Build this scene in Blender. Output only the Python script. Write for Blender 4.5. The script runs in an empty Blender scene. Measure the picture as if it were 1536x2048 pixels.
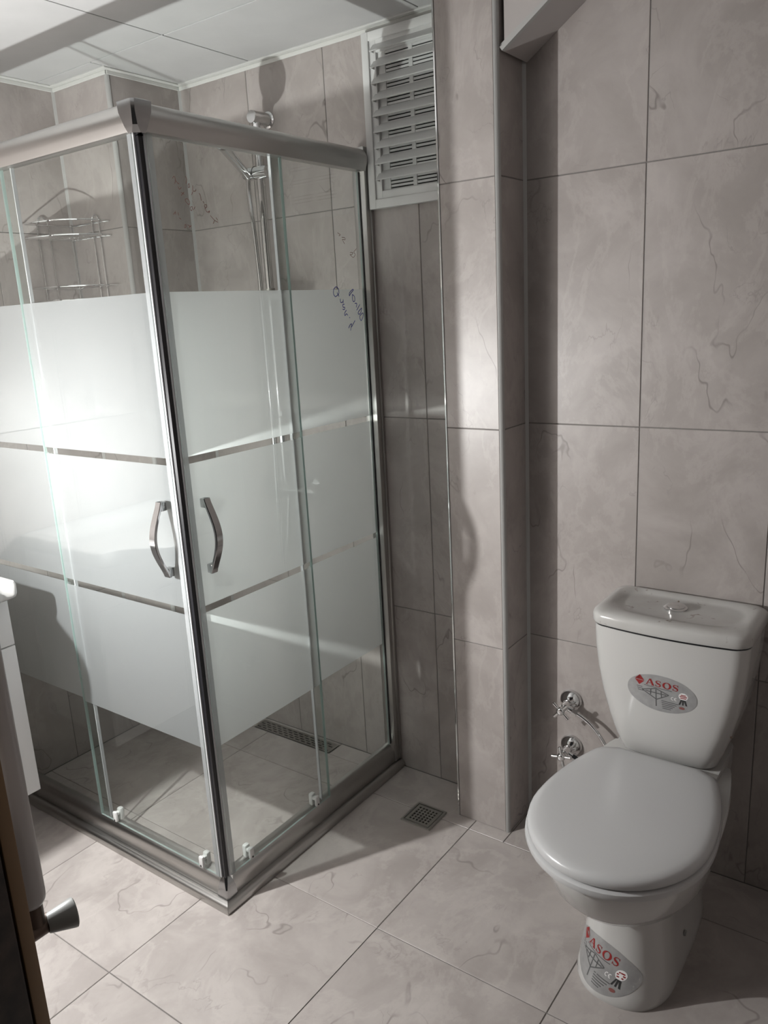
import bpy, bmesh, math, random
from mathutils import Vector, Matrix
from mathutils.bvhtree import BVHTree

random.seed(7)
scene = bpy.context.scene
COL = scene.collection

# ------------------------------------------------------------------ camera
cam_d = bpy.data.cameras.new("camera")
cam_d.sensor_fit = 'VERTICAL'
cam_d.sensor_height = 24.0
cam_d.lens = 24.0 * 1586.69 / 2048.0
cam_d.clip_start = 0.02
cam = bpy.data.objects.new("camera", cam_d)
cam.location = (1.3882, -1.1169, 1.4771)
cam.rotation_euler = (1.3239, 0.0524, 0.6228)
COL.objects.link(cam)
scene.camera = cam

# ------------------------------------------------------------------ world, lamp, exposure
world = bpy.data.worlds.new("world")
world.use_nodes = True
world.node_tree.nodes["Background"].inputs[0].default_value = (0.95, 0.97, 1.0, 1)
world.node_tree.nodes["Background"].inputs[1].default_value = 0.02
scene.world = world

lamp_d = bpy.data.lights.new("work_lamp", 'POINT')
lamp_d.shadow_soft_size = 0.012
lamp_d.energy = 78.0
lamp_d.color = (0.98, 0.995, 0.99)
lamp = bpy.data.objects.new("work_lamp", lamp_d)
lamp.location = (-0.36, -0.55, 1.14)
COL.objects.link(lamp)

scene.view_settings.view_transform = 'Standard'
scene.view_settings.look = 'None'
scene.view_settings.gamma = 1.0
scene.view_settings.use_curve_mapping = False
scene.view_settings.exposure = 0.0
scene.cycles.transparent_max_bounces = 24
scene.cycles.max_bounces = 8
scene.cycles.diffuse_bounces = 4

# ------------------------------------------------------------------ materials
def new_mat(name):
    m = bpy.data.materials.new(name)
    m.use_nodes = True
    nt = m.node_tree
    return m, nt, nt.nodes["Principled BSDF"]


def plain(name, col, rough=0.5, metal=0.0, spec=0.5, coat=0.0, noise=0.0, scale=30.0, aniso=0.0):
    m, nt, b = new_mat(name)
    b.inputs["Base Color"].default_value = (*col, 1)
    b.inputs["Roughness"].default_value = rough
    b.inputs["Metallic"].default_value = metal
    b.inputs["Specular IOR Level"].default_value = spec
    b.inputs["Coat Weight"].default_value = coat
    b.inputs["Anisotropic"].default_value = aniso
    if noise:
        tc = nt.nodes.new("ShaderNodeTexCoord")
        n = nt.nodes.new("ShaderNodeTexNoise")
        n.inputs["Scale"].default_value = scale
        n.inputs["Detail"].default_value = 5
        r = nt.nodes.new("ShaderNodeValToRGB")
        lo = [max(0, c * (1 - noise)) for c in col]
        hi = [min(1, c * (1 + noise)) for c in col]
        r.color_ramp.elements[0].position = 0.3
        r.color_ramp.elements[1].position = 0.7
        r.color_ramp.elements[0].color = (*lo, 1)
        r.color_ramp.elements[1].color = (*hi, 1)
        nt.links.new(tc.outputs["Object"], n.inputs["Vector"])
        nt.links.new(n.outputs["Fac"], r.inputs["Fac"])
        nt.links.new(r.outputs["Color"], b.inputs["Base Color"])
    return m


def marble(name, c_lo, c_hi, c_vein, rough, vscale, stretch):
    m, nt, b = new_mat(name)
    N, L = nt.nodes, nt.links
    tc = N.new("ShaderNodeTexCoord")
    oi = N.new("ShaderNodeObjectInfo")
    off = N.new("ShaderNodeVectorMath"); off.operation = 'SCALE'
    off.inputs[0].default_value = (37.0, 19.0, 53.0)
    L.new(oi.outputs["Random"], off.inputs["Scale"])
    add = N.new("ShaderNodeVectorMath"); add.operation = 'ADD'
    L.new(tc.outputs["Object"], add.inputs[0]); L.new(off.outputs[0], add.inputs[1])
    mp = N.new("ShaderNodeMapping"); mp.inputs["Scale"].default_value = stretch
    L.new(add.outputs[0], mp.inputs["Vector"])

    def noise(scale, detail, src, dist=0.0, rgh=0.5):
        n = N.new("ShaderNodeTexNoise")
        n.inputs["Scale"].default_value = scale
        n.inputs["Detail"].default_value = detail
        n.inputs["Roughness"].default_value = rgh
        n.inputs["Distortion"].default_value = dist
        L.new(src, n.inputs["Vector"])
        return n

    def math_(op, a, bb, clamp=False):
        n = N.new("ShaderNodeMath"); n.operation = op; n.use_clamp = clamp
        for i, v in enumerate((a, bb)):
            if v is None: continue
            if isinstance(v, (int, float)): n.inputs[i].default_value = v
            else: L.new(v, n.inputs[i])
        return n.outputs[0]

    def ramp(src, p0, p1, v0, v1):
        n = N.new("ShaderNodeMapRange"); n.interpolation_type = 'SMOOTHSTEP'
        n.inputs["From Min"].default_value = p0; n.inputs["From Max"].default_value = p1
        n.inputs["To Min"].default_value = v0; n.inputs["To Max"].default_value = v1
        L.new(src, n.inputs["Value"])
        return n.outputs["Result"]

    cloud = noise(5.0, 6, add.outputs[0], 0.6, 0.6)
    fine = noise(45.0, 4, add.outputs[0], 0.0, 0.6)
    cmix = N.new("ShaderNodeMix"); cmix.data_type = 'RGBA'
    f = math_('ADD', math_('MULTIPLY', ramp(cloud.outputs["Fac"], 0.3, 0.7, 0, 1), 0.75), math_('MULTIPLY', fine.outputs["Fac"], 0.25), True)
    L.new(f, cmix.inputs["Factor"])
    cmix.inputs["A"].default_value = (*c_lo, 1); cmix.inputs["B"].default_value = (*c_hi, 1)
    # thin dark veins: ridges of two warped noises, broken up by a third
    v1 = noise(vscale, 4, mp.outputs[0], 0.25, 0.52)
    r1 = ramp(math_('ABSOLUTE', math_('SUBTRACT', v1.outputs["Fac"], 0.5), None), 0.0, 0.0055, 1, 0)
    v2 = noise(vscale * 2.4, 5, mp.outputs[0], 0.35, 0.55)
    r2 = ramp(math_('ABSOLUTE', math_('SUBTRACT', v2.outputs["Fac"], 0.5), None), 0.0, 0.008, 1, 0)
    brk = noise(6.0, 2, add.outputs[0])
    brk2 = noise(9.0, 2, add.outputs[0])
    m1 = math_('MULTIPLY', r1, ramp(brk.outputs["Fac"], 0.45, 0.62, 0, 0.7))
    m2 = math_('MULTIPLY', r2, ramp(brk2.outputs["Fac"], 0.52, 0.66, 0, 0.32))
    # paler broad veils
    v3 = noise(vscale * 1.6, 7, mp.outputs[0], 0.4, 0.65)
    veil = ramp(math_('ABSOLUTE', math_('SUBTRACT', v3.outputs["Fac"], 0.52), None), 0.0, 0.045, 0.3, 0)
    lmix = N.new("ShaderNodeMix"); lmix.data_type = 'RGBA'
    L.new(veil, lmix.inputs["Factor"]); L.new(cmix.outputs["Result"], lmix.inputs["A"])
    lmix.inputs["B"].default_value = (*[min(1, c * 1.12) for c in c_hi], 1)
    vmix = N.new("ShaderNodeMix"); vmix.data_type = 'RGBA'
    L.new(math_('MAXIMUM', m1, m2), vmix.inputs["Factor"])
    L.new(lmix.outputs["Result"], vmix.inputs["A"]); vmix.inputs["B"].default_value = (*c_vein, 1)
    L.new(vmix.outputs["Result"], b.inputs["Base Color"])
    b.inputs["Roughness"].default_value = rough
    b.inputs["Specular IOR Level"].default_value = 0.45
    bump = N.new("ShaderNodeBump"); bump.inputs["Strength"].default_value = 0.05
    bump.inputs["Distance"].default_value = 0.002
    L.new(cloud.outputs["Fac"], bump.inputs["Height"]); L.new(bump.outputs[0], b.inputs["Normal"])
    return m


def glass_mat(name, tint):
    """clear pane: tinted transmission plus a physical (Schlick) surface reflection"""
    m, nt, b = new_mat(name)
    N, L = nt.nodes, nt.links
    N.remove(b)
    out = N["Material Output"]
    tr = N.new("ShaderNodeBsdfTransparent"); tr.inputs[0].default_value = (*tint, 1)
    gl = N.new("ShaderNodeBsdfGlossy"); gl.inputs["Roughness"].default_value = 0.0
    geo = N.new("ShaderNodeNewGeometry")
    dot = N.new("ShaderNodeVectorMath"); dot.operation = 'DOT_PRODUCT'
    L.new(geo.outputs["Normal"], dot.inputs[0]); L.new(geo.outputs["Incoming"], dot.inputs[1])

    def math_(op, a, bv):
        n = N.new("ShaderNodeMath"); n.operation = op
        L.new(a, n.inputs[0])
        if bv is not None: n.inputs[1].default_value = bv
        return n
    ab = math_('ABSOLUTE', dot.outputs["Value"], None)
    inv = N.new("ShaderNodeMath"); inv.operation = 'SUBTRACT'; inv.inputs[0].default_value = 1.0
    L.new(ab.outputs[0], inv.inputs[1])
    pw = math_('POWER', inv.outputs[0], 5.0)
    ml = math_('MULTIPLY', pw.outputs[0], 0.96)
    ad = math_('ADD', ml.outputs[0], 0.04)
    mx = N.new("ShaderNodeMixShader")
    L.new(ad.outputs[0], mx.inputs[0]); L.new(tr.outputs[0], mx.inputs[1]); L.new(gl.outputs[0], mx.inputs[2])
    L.new(mx.outputs[0], out.inputs["Surface"])
    return m


def frost_mat(name, refl, trans, see):
    m, nt, b = new_mat(name)
    N, L = nt.nodes, nt.links
    N.remove(b)
    out = N["Material Output"]
    d = N.new("ShaderNodeBsdfDiffuse"); d.inputs[0].default_value = (*refl, 1)
    t = N.new("ShaderNodeBsdfTranslucent"); t.inputs[0].default_value = (*trans, 1)
    a = N.new("ShaderNodeAddShader")
    L.new(d.outputs[0], a.inputs[0]); L.new(t.outputs[0], a.inputs[1])
    tr = N.new("ShaderNodeBsdfTransparent")
    mx = N.new("ShaderNodeMixShader"); mx.inputs[0].default_value = see
    L.new(a.outputs[0], mx.inputs[1]); L.new(tr.outputs[0], mx.inputs[2])
    L.new(mx.outputs[0], out.inputs["Surface"])
    return m


M_WALL = marble("wall_marble", (0.272, 0.243, 0.229), (0.378, 0.344, 0.327), (0.15, 0.132, 0.126), 0.40, 2.6, (1.3, 1.3, 0.75))
M_FLOOR = marble("floor_marble", (0.295, 0.264, 0.249), (0.42, 0.384, 0.363), (0.19, 0.168, 0.156), 0.38, 2.3, (1.1, 0.8, 1))
M_GROUT = plain("grout", (0.19, 0.178, 0.17), 0.9)
M_FGROUT = plain("floor_grout", (0.15, 0.138, 0.13), 0.9)
M_CEIL = plain("ceiling_tile_white", (0.44, 0.44, 0.437), 0.7, noise=0.035, scale=9)
M_GAP = plain("ceiling_void", (0.02, 0.02, 0.02), 0.9)
M_ANGLE = plain("white_angle", (0.55, 0.55, 0.53), 0.45)
M_PROFILE = plain("pvc_profile", (0.34, 0.335, 0.325), 0.35)
M_PLASTER = plain("bulkhead_plaster", (0.36, 0.333, 0.32), 0.7, noise=0.03, scale=6)
M_PLASTIC = plain("white_plastic", (0.58, 0.58, 0.57), 0.35)
M_DARK = plain("opening_shade", (0.012, 0.012, 0.012), 0.8)  # near-black colour painted in for the darkness inside vent and drain openings
M_ALU = plain("satin_aluminium", (0.48, 0.47, 0.455), 0.30, 1.0, aniso=0.4)
M_CHROME = plain("chrome", (0.72, 0.72, 0.72), 0.07, 1.0)
M_CAP = plain("chrome_dark_reflection", (0.42, 0.42, 0.42), 0.14, 1.0)  # chrome with dark reflections put into its colour, for handles and caps
M_STEEL = plain("brushed_steel", (0.48, 0.47, 0.44), 0.32, 1.0)
M_GLASS = glass_mat("clear_glass", (0.966, 0.981, 0.973))
M_GEDGE = frost_mat("glass_edge", (0.20, 0.25, 0.24), (0.30, 0.36, 0.34), 0.3)
M_FROST = frost_mat("frosted_film", (0.150, 0.150, 0.157), (0.46, 0.466, 0.464), 0.10)
M_SEAL = plain("clear_seal", (0.40, 0.405, 0.415), 0.2)
M_SEALC = frost_mat("seal_film", (0.22, 0.225, 0.23), (0.30, 0.31, 0.31), 0.45)
M_BLACK = plain("black_rubber_and_gap_shade", (0.006, 0.006, 0.008), 0.35)  # rubber parts; also painted shade in the lid gap and clip holes
M_PORC = plain("porcelain", (0.50, 0.492, 0.478), 0.12, coat=0.3)
M_SEAT = plain("seat_plastic", (0.46, 0.457, 0.457), 0.25)
M_SILVER = plain("silver_foil", (0.36, 0.357, 0.355), 0.35, 0.35, noise=0.10, scale=55)
M_RED = plain("print_red", (0.26, 0.016, 0.016), 0.4)
M_INK = plain("print_black", (0.03, 0.03, 0.03), 0.45)
M_GREY = plain("print_grey", (0.10, 0.10, 0.10), 0.5)
M_WHITE = plain("print_white", (0.75, 0.74, 0.73), 0.5)
M_BLUE = plain("blue_marker", (0.015, 0.02, 0.30), 0.5)
M_BROWN = plain("red_marker", (0.22, 0.075, 0.065), 0.5)
M_LACQ = plain("white_lacquer", (0.6, 0.6, 0.6), 0.3)
M_RAD = plain("radiator_enamel", (0.37, 0.35, 0.34), 0.3)
M_KNOB = plain("grey_knob", (0.21, 0.21, 0.20), 0.4)
M_BRONZE = plain("tarnished_brass", (0.10, 0.07, 0.055), 0.4, 0.6)
M_WOOD = plain("dark_door_wood", (0.035, 0.022, 0.017), 0.4, noise=0.75, scale=26)
M_GOLD = plain("brown_edge_strip", (0.20, 0.115, 0.05), 0.45)
M_PAINT = plain("front_wall_paint", (0.36, 0.33, 0.32), 0.7)


def dirty_porcelain():
    m, nt, b = new_mat("stained_porcelain")
    N, L = nt.nodes, nt.links
    tc = N.new("ShaderNodeTexCoord")
    n = N.new("ShaderNodeTexNoise"); n.inputs["Scale"].default_value = 42; n.inputs["Detail"].default_value = 3
    n.inputs["Distortion"].default_value = 0.5
    r = N.new("ShaderNodeMapRange"); r.inputs["From Min"].default_value = 0.655; r.inputs["From Max"].default_value = 0.76
    n2 = N.new("ShaderNodeTexNoise"); n2.inputs["Scale"].default_value = 14; n2.inputs["Detail"].default_value = 4
    r2 = N.new("ShaderNodeMapRange"); r2.inputs["From Min"].default_value = 0.45; r2.inputs["From Max"].default_value = 0.8
    r2.inputs["To Max"].default_value = 0.35
    for q in (n, n2): L.new(tc.outputs["Object"], q.inputs["Vector"])
    L.new(n.outputs["Fac"], r.inputs["Value"]); L.new(n2.outputs["Fac"], r2.inputs["Value"])
    a = N.new("ShaderNodeMix"); a.data_type = 'RGBA'
    a.inputs["A"].default_value = (0.47, 0.46, 0.445, 1); a.inputs["B"].default_value = (0.33, 0.30, 0.27, 1)
    L.new(r2.outputs["Result"], a.inputs["Factor"])
    c = N.new("ShaderNodeMix"); c.data_type = 'RGBA'
    c.inputs["B"].default_value = (0.16, 0.115, 0.085, 1)
    L.new(a.outputs["Result"], c.inputs["A"]); L.new(r.outputs["Result"], c.inputs["Factor"])
    L.new(c.outputs["Result"], b.inputs["Base Color"])
    b.inputs["Roughness"].default_value = 0.2
    return m


M_DIRTY = dirty_porcelain()

# ------------------------------------------------------------------ object helpers
WORLD_AT = {}


def place(o, parent, origin):
    COL.objects.link(o)
    WORLD_AT[o.name] = Vector(origin)
    if parent is not None:
        o.parent = parent
        o.location = Vector(origin) - WORLD_AT[parent.name]
    else:
        o.location = origin
    return o


def tag(o, label, cat=None, group=None, kind=None):
    if label: o["label"] = label
    if cat: o["category"] = cat
    if group: o["group"] = group
    if kind: o["kind"] = kind
    return o


def empty(name, at, label, cat, group=None):
    o = bpy.data.objects.new(name, None)
    o.empty_display_size = 0.05
    place(o, None, at)
    return tag(o, label, cat, group)


class B:
    """collects shapes in world coordinates; .done() makes one mesh object of them"""

    def __init__(self):
        self.bm = bmesh.new()
        self.mi = 0

    def faces(self, vs, fs):
        v = [self.bm.verts.new(p) for p in vs]
        for f in fs:
            try:
                q = self.bm.faces.new([v[i] for i in f]); q.material_index = self.mi
            except ValueError:
                pass
        return v

    def box(self, lo, hi, bev=0.0, seg=2):
        t = bmesh.new()
        bmesh.ops.create_cube(t, size=1)
        for v in t.verts:
            v.co = Vector([(lo[i] + hi[i]) / 2 + v.co[i] * (hi[i] - lo[i]) for i in range(3)])
        if bev:
            bmesh.ops.bevel(t, geom=list(t.edges), offset=bev, segments=seg, profile=0.5, affect='EDGES')
        self.join(t)
        return self

    def join(self, t, mat=None):
        if mat is not None: t.transform(mat)
        mp = {}
        for v in t.verts: mp[v] = self.bm.verts.new(v.co)
        for f in t.faces:
            try:
                q = self.bm.faces.new([mp[v] for v in f.verts]); q.material_index = self.mi
            except ValueError:
                pass
        t.free()

    def loft(self, rings, cap0=True, cap1=True, closed=True):
        n = len(rings[0])
        vs = [[self.bm.verts.new(p) for p in r] for r in rings]
        m = n if closed else n - 1
        for a, b in zip(vs, vs[1:]):
            for i in range(m):
                q = self.bm.faces.new((a[i], a[(i + 1) % n], b[(i + 1) % n], b[i])); q.material_index = self.mi
        if cap0: self.bm.faces.new(list(reversed(vs[0]))).material_index = self.mi
        if cap1: self.bm.faces.new(vs[-1]).material_index = self.mi
        return self

    def tube(self, path, r, n=8, caps=True):
        path = [Vector(p) for p in path]
        rs = r if isinstance(r, (list, tuple)) else [r] * len(path)
        rings = []
        up = None
        for i, p in enumerate(path):
            d = (path[min(i + 1, len(path) - 1)] - path[max(i - 1, 0)]).normalized()
            if up is None:
                up = d.orthogonal().normalized()
            up = (up - d * up.dot(d)).normalized()
            s = d.cross(up)
            rings.append([p + (up * math.cos(2 * math.pi * k / n) + s * math.sin(2 * math.pi * k / n)) * rs[i] for k in range(n)])
        return self.loft(rings, caps, caps)

    def lathe(self, origin, axis, prof, n=24):
        """prof: (distance along the axis, radius)"""
        a = Vector(axis).normalized(); u = a.orthogonal().normalized(); w = a.cross(u)
        o = Vector(origin)
        rings = [[o + a * d + (u * math.cos(2 * math.pi * k / n) + w * math.sin(2 * math.pi * k / n)) * max(r, 1e-5) for k in range(n)] for d, r in prof]
        return self.loft(rings)

    def prism(self, poly, axis, a, b):
        """poly: 2-D points in the other two axes (cyclic order x,y,z without axis), extruded a..b along axis"""
        i = 'xyz'.index(axis)
        o = [k for k in range(3) if k != i]

        def P(p, t):
            v = [0, 0, 0]; v[i] = t; v[o[0]] = p[0]; v[o[1]] = p[1]; return Vector(v)
        return self.loft([[P(p, a) for p in poly], [P(p, b) for p in poly]])

    def done(self, name, mats, parent=None, smooth=True, ang=0.7, label=None, cat=None, group=None, kind=None, origin=None):
        bm = self.bm
        bmesh.ops.recalc_face_normals(bm, faces=list(bm.faces))
        if origin is None:
            co = [v.co for v in bm.verts]
            lo = [min(c[i] for c in co) for i in range(3)]; hi = [max(c[i] for c in co) for i in range(3)]
            origin = Vector(((lo[0] + hi[0]) / 2, (lo[1] + hi[1]) / 2, lo[2] if parent is None else (lo[2] + hi[2]) / 2))
        origin = Vector(origin)
        for v in bm.verts: v.co -= origin
        me = bpy.data.meshes.new(name)
        bm.to_mesh(me); bm.free()
        for mm in (mats if isinstance(mats, (list, tuple)) else [mats]): me.materials.append(mm)
        if smooth:
            me.polygons.foreach_set("use_smooth", [True] * len(me.polygons))
            me.set_sharp_from_angle(angle=ang)
        o = bpy.data.objects.new(name, me)
        place(o, parent, origin)
        return tag(o, label, cat, group, kind)


def bez(p0, p1, p2, p3, n=16):
    p0, p1, p2, p3 = map(Vector, (p0, p1, p2, p3))
    return [(1 - t) ** 3 * p0 + 3 * (1 - t) ** 2 * t * p1 + 3 * (1 - t) * t * t * p2 + t ** 3 * p3 for t in [i / n for i in range(n + 1)]]


# ------------------------------------------------------------------ the setting
XL, YB, XR, YF, H = -1.036, 0.806, 1.62, -0.72, 2.2156
PX0, PX1, PY = 0.288, 0.455, 0.6705          # pilaster
BX, BY = -0.7614, 0.530                      # boxed corner in the shower
ZJ = [0.0, 0.570, 1.172, 1.774, H]           # horizontal tile joints
J = 0.0012
TT = 0.0075
_tiles = {}


def tile(parent, lo, hi, axis, sign, mat, name="tile"):
    """one tile: a slab with a chamfered face. lo/hi = world box of the tile, face on the `sign` side of `axis`"""
    i = 'xyz'.index(axis)
    size = tuple(round(hi[k] - lo[k], 4) for k in range(3))
    key = (size, axis, sign, mat.name, name)
    me = _tiles.get(key)
    if me is None:
        o = [k for k in range(3) if k != i]
        c = 0.0009
        h = [s / 2 for s in size]

        def ring(d, ins):
            out = []
            for a, b in ((-1, -1), (1, -1), (1, 1), (-1, 1)):
                v = [0, 0, 0]; v[i] = d * sign
                v[o[0]] = a * (h[o[0]] - ins); v[o[1]] = b * (h[o[1]] - ins)
                out.append(v)
            return out
        b = B()
        b.loft([ring(-h[i], 0), ring(h[i] - c, 0), ring(h[i], c)], True, True)
        bmesh.ops.recalc_face_normals(b.bm, faces=list(b.bm.faces))
        me = bpy.data.meshes.new(name)
        b.bm.to_mesh(me); b.bm.free()
        me.materials.append(mat)
        _tiles[key] = me
    ob = bpy.data.objects.new(name, me)
    place(ob, parent, [(lo[k] + hi[k]) / 2 for k in range(3)])
    return ob


def tile_wall(parent, axis, face, sign, us, zs, mat=M_WALL):
    """tiles on a wall plane; axis = the wall's normal axis; us = joints along the wall"""
    for u0, u1 in zip(us, us[1:]):
        for z0, z1 in zip(zs, zs[1:]):
            lo = [0, 0, 0]; hi = [0, 0, 0]
            i = 'xyz'.index(axis); k = 1 - i
            lo[k], hi[k] = u0 + J, u1 - J
            lo[2], hi[2] = z0 + J, z1 - J
            lo[i], hi[i] = (face - TT, face) if sign > 0 else (face, face + TT)
            tile(parent, lo, hi, axis, sign, mat)


GR = 0.0018   # grout sits this far behind the tile faces
TH = TT + 0.0005


def slab(name, lo, hi, mat=M_GROUT, kind='structure', parent=None):
    return B().box(lo, hi).done(name, mat, parent, smooth=False, kind=kind)


# back wall (shower back, vent wall and toilet wall are one plane)
wall_back = slab("wall_back", (XL - 0.12, YB + GR, -0.05), (XR + 0.12, YB + 0.14, H + 0.12))
VJ = [BX, -0.4625, -0.1605, 0.1415, PX0]
tile_wall(wall_back, 'y', YB, -1, VJ, ZJ)
TJ = [PX1, 0.7575, 1.0595, 1.3615, XR]
tile_wall(wall_back, 'y', YB, -1, TJ, ZJ)

wall_left = slab("wall_left", (XL - 0.12, YF - 0.16, -0.05), (XL - GR, YB + GR, H + 0.12))
tile_wall(wall_left, 'x', XL, 1, [YF, -0.651, -0.349, -0.047, 0.255, BY], ZJ)

wall_right = slab("wall_right", (XR + GR, YF - 0.16, -0.05), (XR + 0.12, YB + GR, H + 0.12))
tile_wall(wall_right, 'x', XR, -1, [YF, -0.4, -0.098, 0.204, 0.506, YB], ZJ)

# wall with the doorway, behind the camera's left
DX0, DX1, DZ = 0.51, 1.52, 2.08
wall_front = slab("wall_front", (XL - 0.12, YF - 0.16, -0.05), (DX0 - 0.03, YF - GR, H + 0.12))
slab("wall_front_right", (DX1 + 0.03, YF - 0.16, -0.05), (XR + 0.12, YF - GR, H + 0.12))
wall_lintel = slab("wall_front_lintel", (DX0 - 0.03, YF - 0.16, DZ + 0.03), (DX1 + 0.03, YF - GR, H + 0.12))
tile_wall(wall_front, 'y', YF, 1, [XL, -0.734, -0.432, -0.13, 0.172, DX0 - 0.03], ZJ)
tile_wall(wall_lintel, 'y', YF, 1, [DX0 - 0.03, 0.81, 1.11, DX1 + 0.03], [DZ + 0.03, H])

# pilaster between shower and toilet
wall_pil = slab("wall_pilaster", (PX0 + GR, PY + GR, -0.05), (PX1 - GR, YB + GR, H + 0.1))
tile_wall(wall_pil, 'y', PY, -1, [PX0 + 0.003, PX1 - 0.009], ZJ)
tile_wall(wall_pil, 'x', PX1, 1, [PY + 0.009, YB - 0.002], ZJ)
tile_wall(wall_pil, 'x', PX0, -1, [PY + 0.003, YB - 0.002], ZJ)

# boxed corner behind the shower
wall_box = slab("wall_corner_box", (XL - GR, BY + GR, -0.05), (BX - GR, YB + GR, H + 0.1))
tile_wall(wall_box, 'y', BY, -1, [XL + 0.002, BX - 0.009], ZJ)
tile_wall(wall_box, 'x', BX, 1, [BY + 0.009, YB - 0.002], ZJ)

# corner profiles
def corner_profile(name, x, y, sx, sy, w=0.009, mat=M_PROFILE):
    """outer-corner strip: rounded quarter bar along z"""
    pts = [(x, y)]
    for k in range(7):
        a = math.pi / 2 * k / 6
        pts.append((x + sx * w * math.sin(a) , y + sy * w * math.cos(a)))
    B().prism(pts, 'z', 0.0, H).done(name, mat, kind='structure')


corner_profile("trim_1", PX1 - 0.0085, PY + 0.0085, 1, -1, 0.0105)
corner_profile("trim_2", BX - 0.0085, BY + 0.0085, 1, -1, 0.0105)
B().box((PX0 - 0.0015, PY - 0.002, 0), (PX0 + 0.0035, PY + 0.004, H), 0.001, 1).done("trim_3", M_CHROME, kind='structure')
# inner-corner beads
for n_, (x, y, a0) in enumerate(((PX1, YB, 0), (BX, YB, 0), (XL, BY, 0))):
    w = 0.007
    B().prism([(x, y), (x + w, y), (x + w * 0.62, y - w * 0.4), (x + w * 0.4, y - w * 0.62), (x, y - w)], 'z', 0.0, H - 0.003).done("trim_%d" % (4 + n_), M_PROFILE, kind='structure', smooth=False)

# sloping bulkhead over the toilet niche (underside of a stair)
sx0, sz0, sl = PX1 + 0.010, 2.036, 0.662
bulk = B()
sx1 = sx0 + (H - sz0) / sl
bulk.prism([(sx0, sz0), (sx1, H), (sx0, H)], 'y', PY + 0.018, YB - 0.001)
bulk_o = bulk.done("wall_bulkhead", M_PLASTER, smooth=False, kind='structure')
tr = B()
nrm = Vector((sl, 0, -1)).normalized()
dirn = Vector((1, 0, sl)).normalized()
for off, wdt, yy in ((0.0, 0.010, PY + 0.006), (0.013, 0.004, PY + 0.012)):
    p0 = Vector((sx0, 0, sz0)) - nrm * off
    p1 = Vector((sx1, 0, H)) - nrm * off
    a = [p0, p1, p1 - nrm * wdt, p0 - nrm * wdt]
    tr.loft([[Vector((q.x, yy, min(q.z, H))) for q in a], [Vector((q.x, PY + 0.019, min(q.z, H))) for q in a]])
tr.done("edge_bead", M_PROFILE, bulk_o, smooth=False)

# floor: outside tiles and shower tiles
floor = slab("floor", (XL - 0.1, YF - 0.9, -0.06), (XR + 0.1, YB + 0.1, -GR), M_FGROUT)
FX = [XL, -0.562, -0.1085, 0.346, 0.7985, 1.251, XR]
FY = [YF - 0.9, -1.186, -0.733, -0.2805, 0.1715, 0.626, YB]


def ftile(x0, x1, y0, y1):
    if x1 - x0 > 0.012 and y1 - y0 > 0.012:
        tile(floor, (x0 + J, y0 + J, -TT), (x1 - J, y1 - J, 0.0), 'z', 1, M_FLOOR)


for x0, x1 in zip(FX, FX[1:]):
    for y0, y1 in zip(FY, FY[1:]):
        if x1 <= -0.1:
            ftile(x0, x1, y0, min(y1, 0.022))
        elif x0 < 0:
            if y1 <= 0.03:
                ftile(x0, x1, y0, y1)
            elif y0 > 0.03:
                ftile(-0.022, x1, y0, y1)
            else:   # the tile notched around the shower's corner
                b = B()
                j = J
                poly = [(x0 + j, y0 + j), (x1 - j, y0 + j), (x1 - j, y1 - j), (-0.022 + j, y1 - j), (-0.022 + j, 0.022 - j), (x0 + j, 0.022 - j)]
                b.prism(poly, 'z', -TT, 0.0).done("tile", M_FLOOR, floor, smooth=False)
        elif y0 > 0.6 and x0 < 0.4:
            # narrow strip in front of vent wall and pilaster, cut at the pilaster's sides
            for a, c in ((0.346, 0.459), (0.459, x1)) if x0 > 0.3 else ((x0, 0.279), (0.279, x1)):
                ftile(a, c, y0, y1)
        else:
            ftile(x0, x1, y0, y1)
# shower floor
SX = [XL, -0.562, -0.113, -0.022]
SY = [0.022, 0.150, 0.590, 0.733, YB]
for i, (x0, x1) in enumerate(zip(SX, SX[1:])):
    for y0, y1 in zip(SY, SY[1:]):
        if y1 == YB and i == 0:
            ftile(x0, -0.636, y0, y1)
        elif y1 == YB and i == 1:
            ftile(-0.272, x1, y0, y1)
        elif i == 2 and y1 != YB:
            continue
        elif i == 1 and y1 != YB:
            ftile(x0, -0.022, y0, y1)
        else:
            ftile(x0, x1, y0, y1)
ftile(-0.636, -0.272, 0.792, YB)

# ceiling: lay-in tiles with shadow gaps, white wall angles
ceiling = slab("ceiling", (XL - 0.12, YF - 0.16, H + 0.012), (XR + 0.12, YB + 0.14, H + 0.14), M_GAP)
CX = [XL + 0.022, -0.42, 0.18, 0.78, 1.38, XR - 0.02]
CY = [YF + 0.02, -0.137, 0.463, YB - 0.022]


def ctile(x0, x1, y0, y1):
    g = 0.0022
    tile(ceiling, (x0 + g, y0 + g, H - 0.0005), (x1 - g, y1 - g, H + 0.011), 'z', -1, M_CEIL, "ceiling_tile")


for x0, x1 in zip(CX, CX[1:]):
    for y0, y1 in zip(CY, CY[1:]):
        if x0 < -0.9 and y1 > 0.7:
            ctile(x0, BX + 0.0225, y0, BY - 0.022)
            ctile(BX + 0.022, x1, y0, y1)
        else:
            ctile(x0, x1, y0, y1)


def angle(lo, hi):
    B().box(lo, hi, 0.001, 1).done("wall_angle", M_ANGLE, ceiling, smooth=False)


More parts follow.
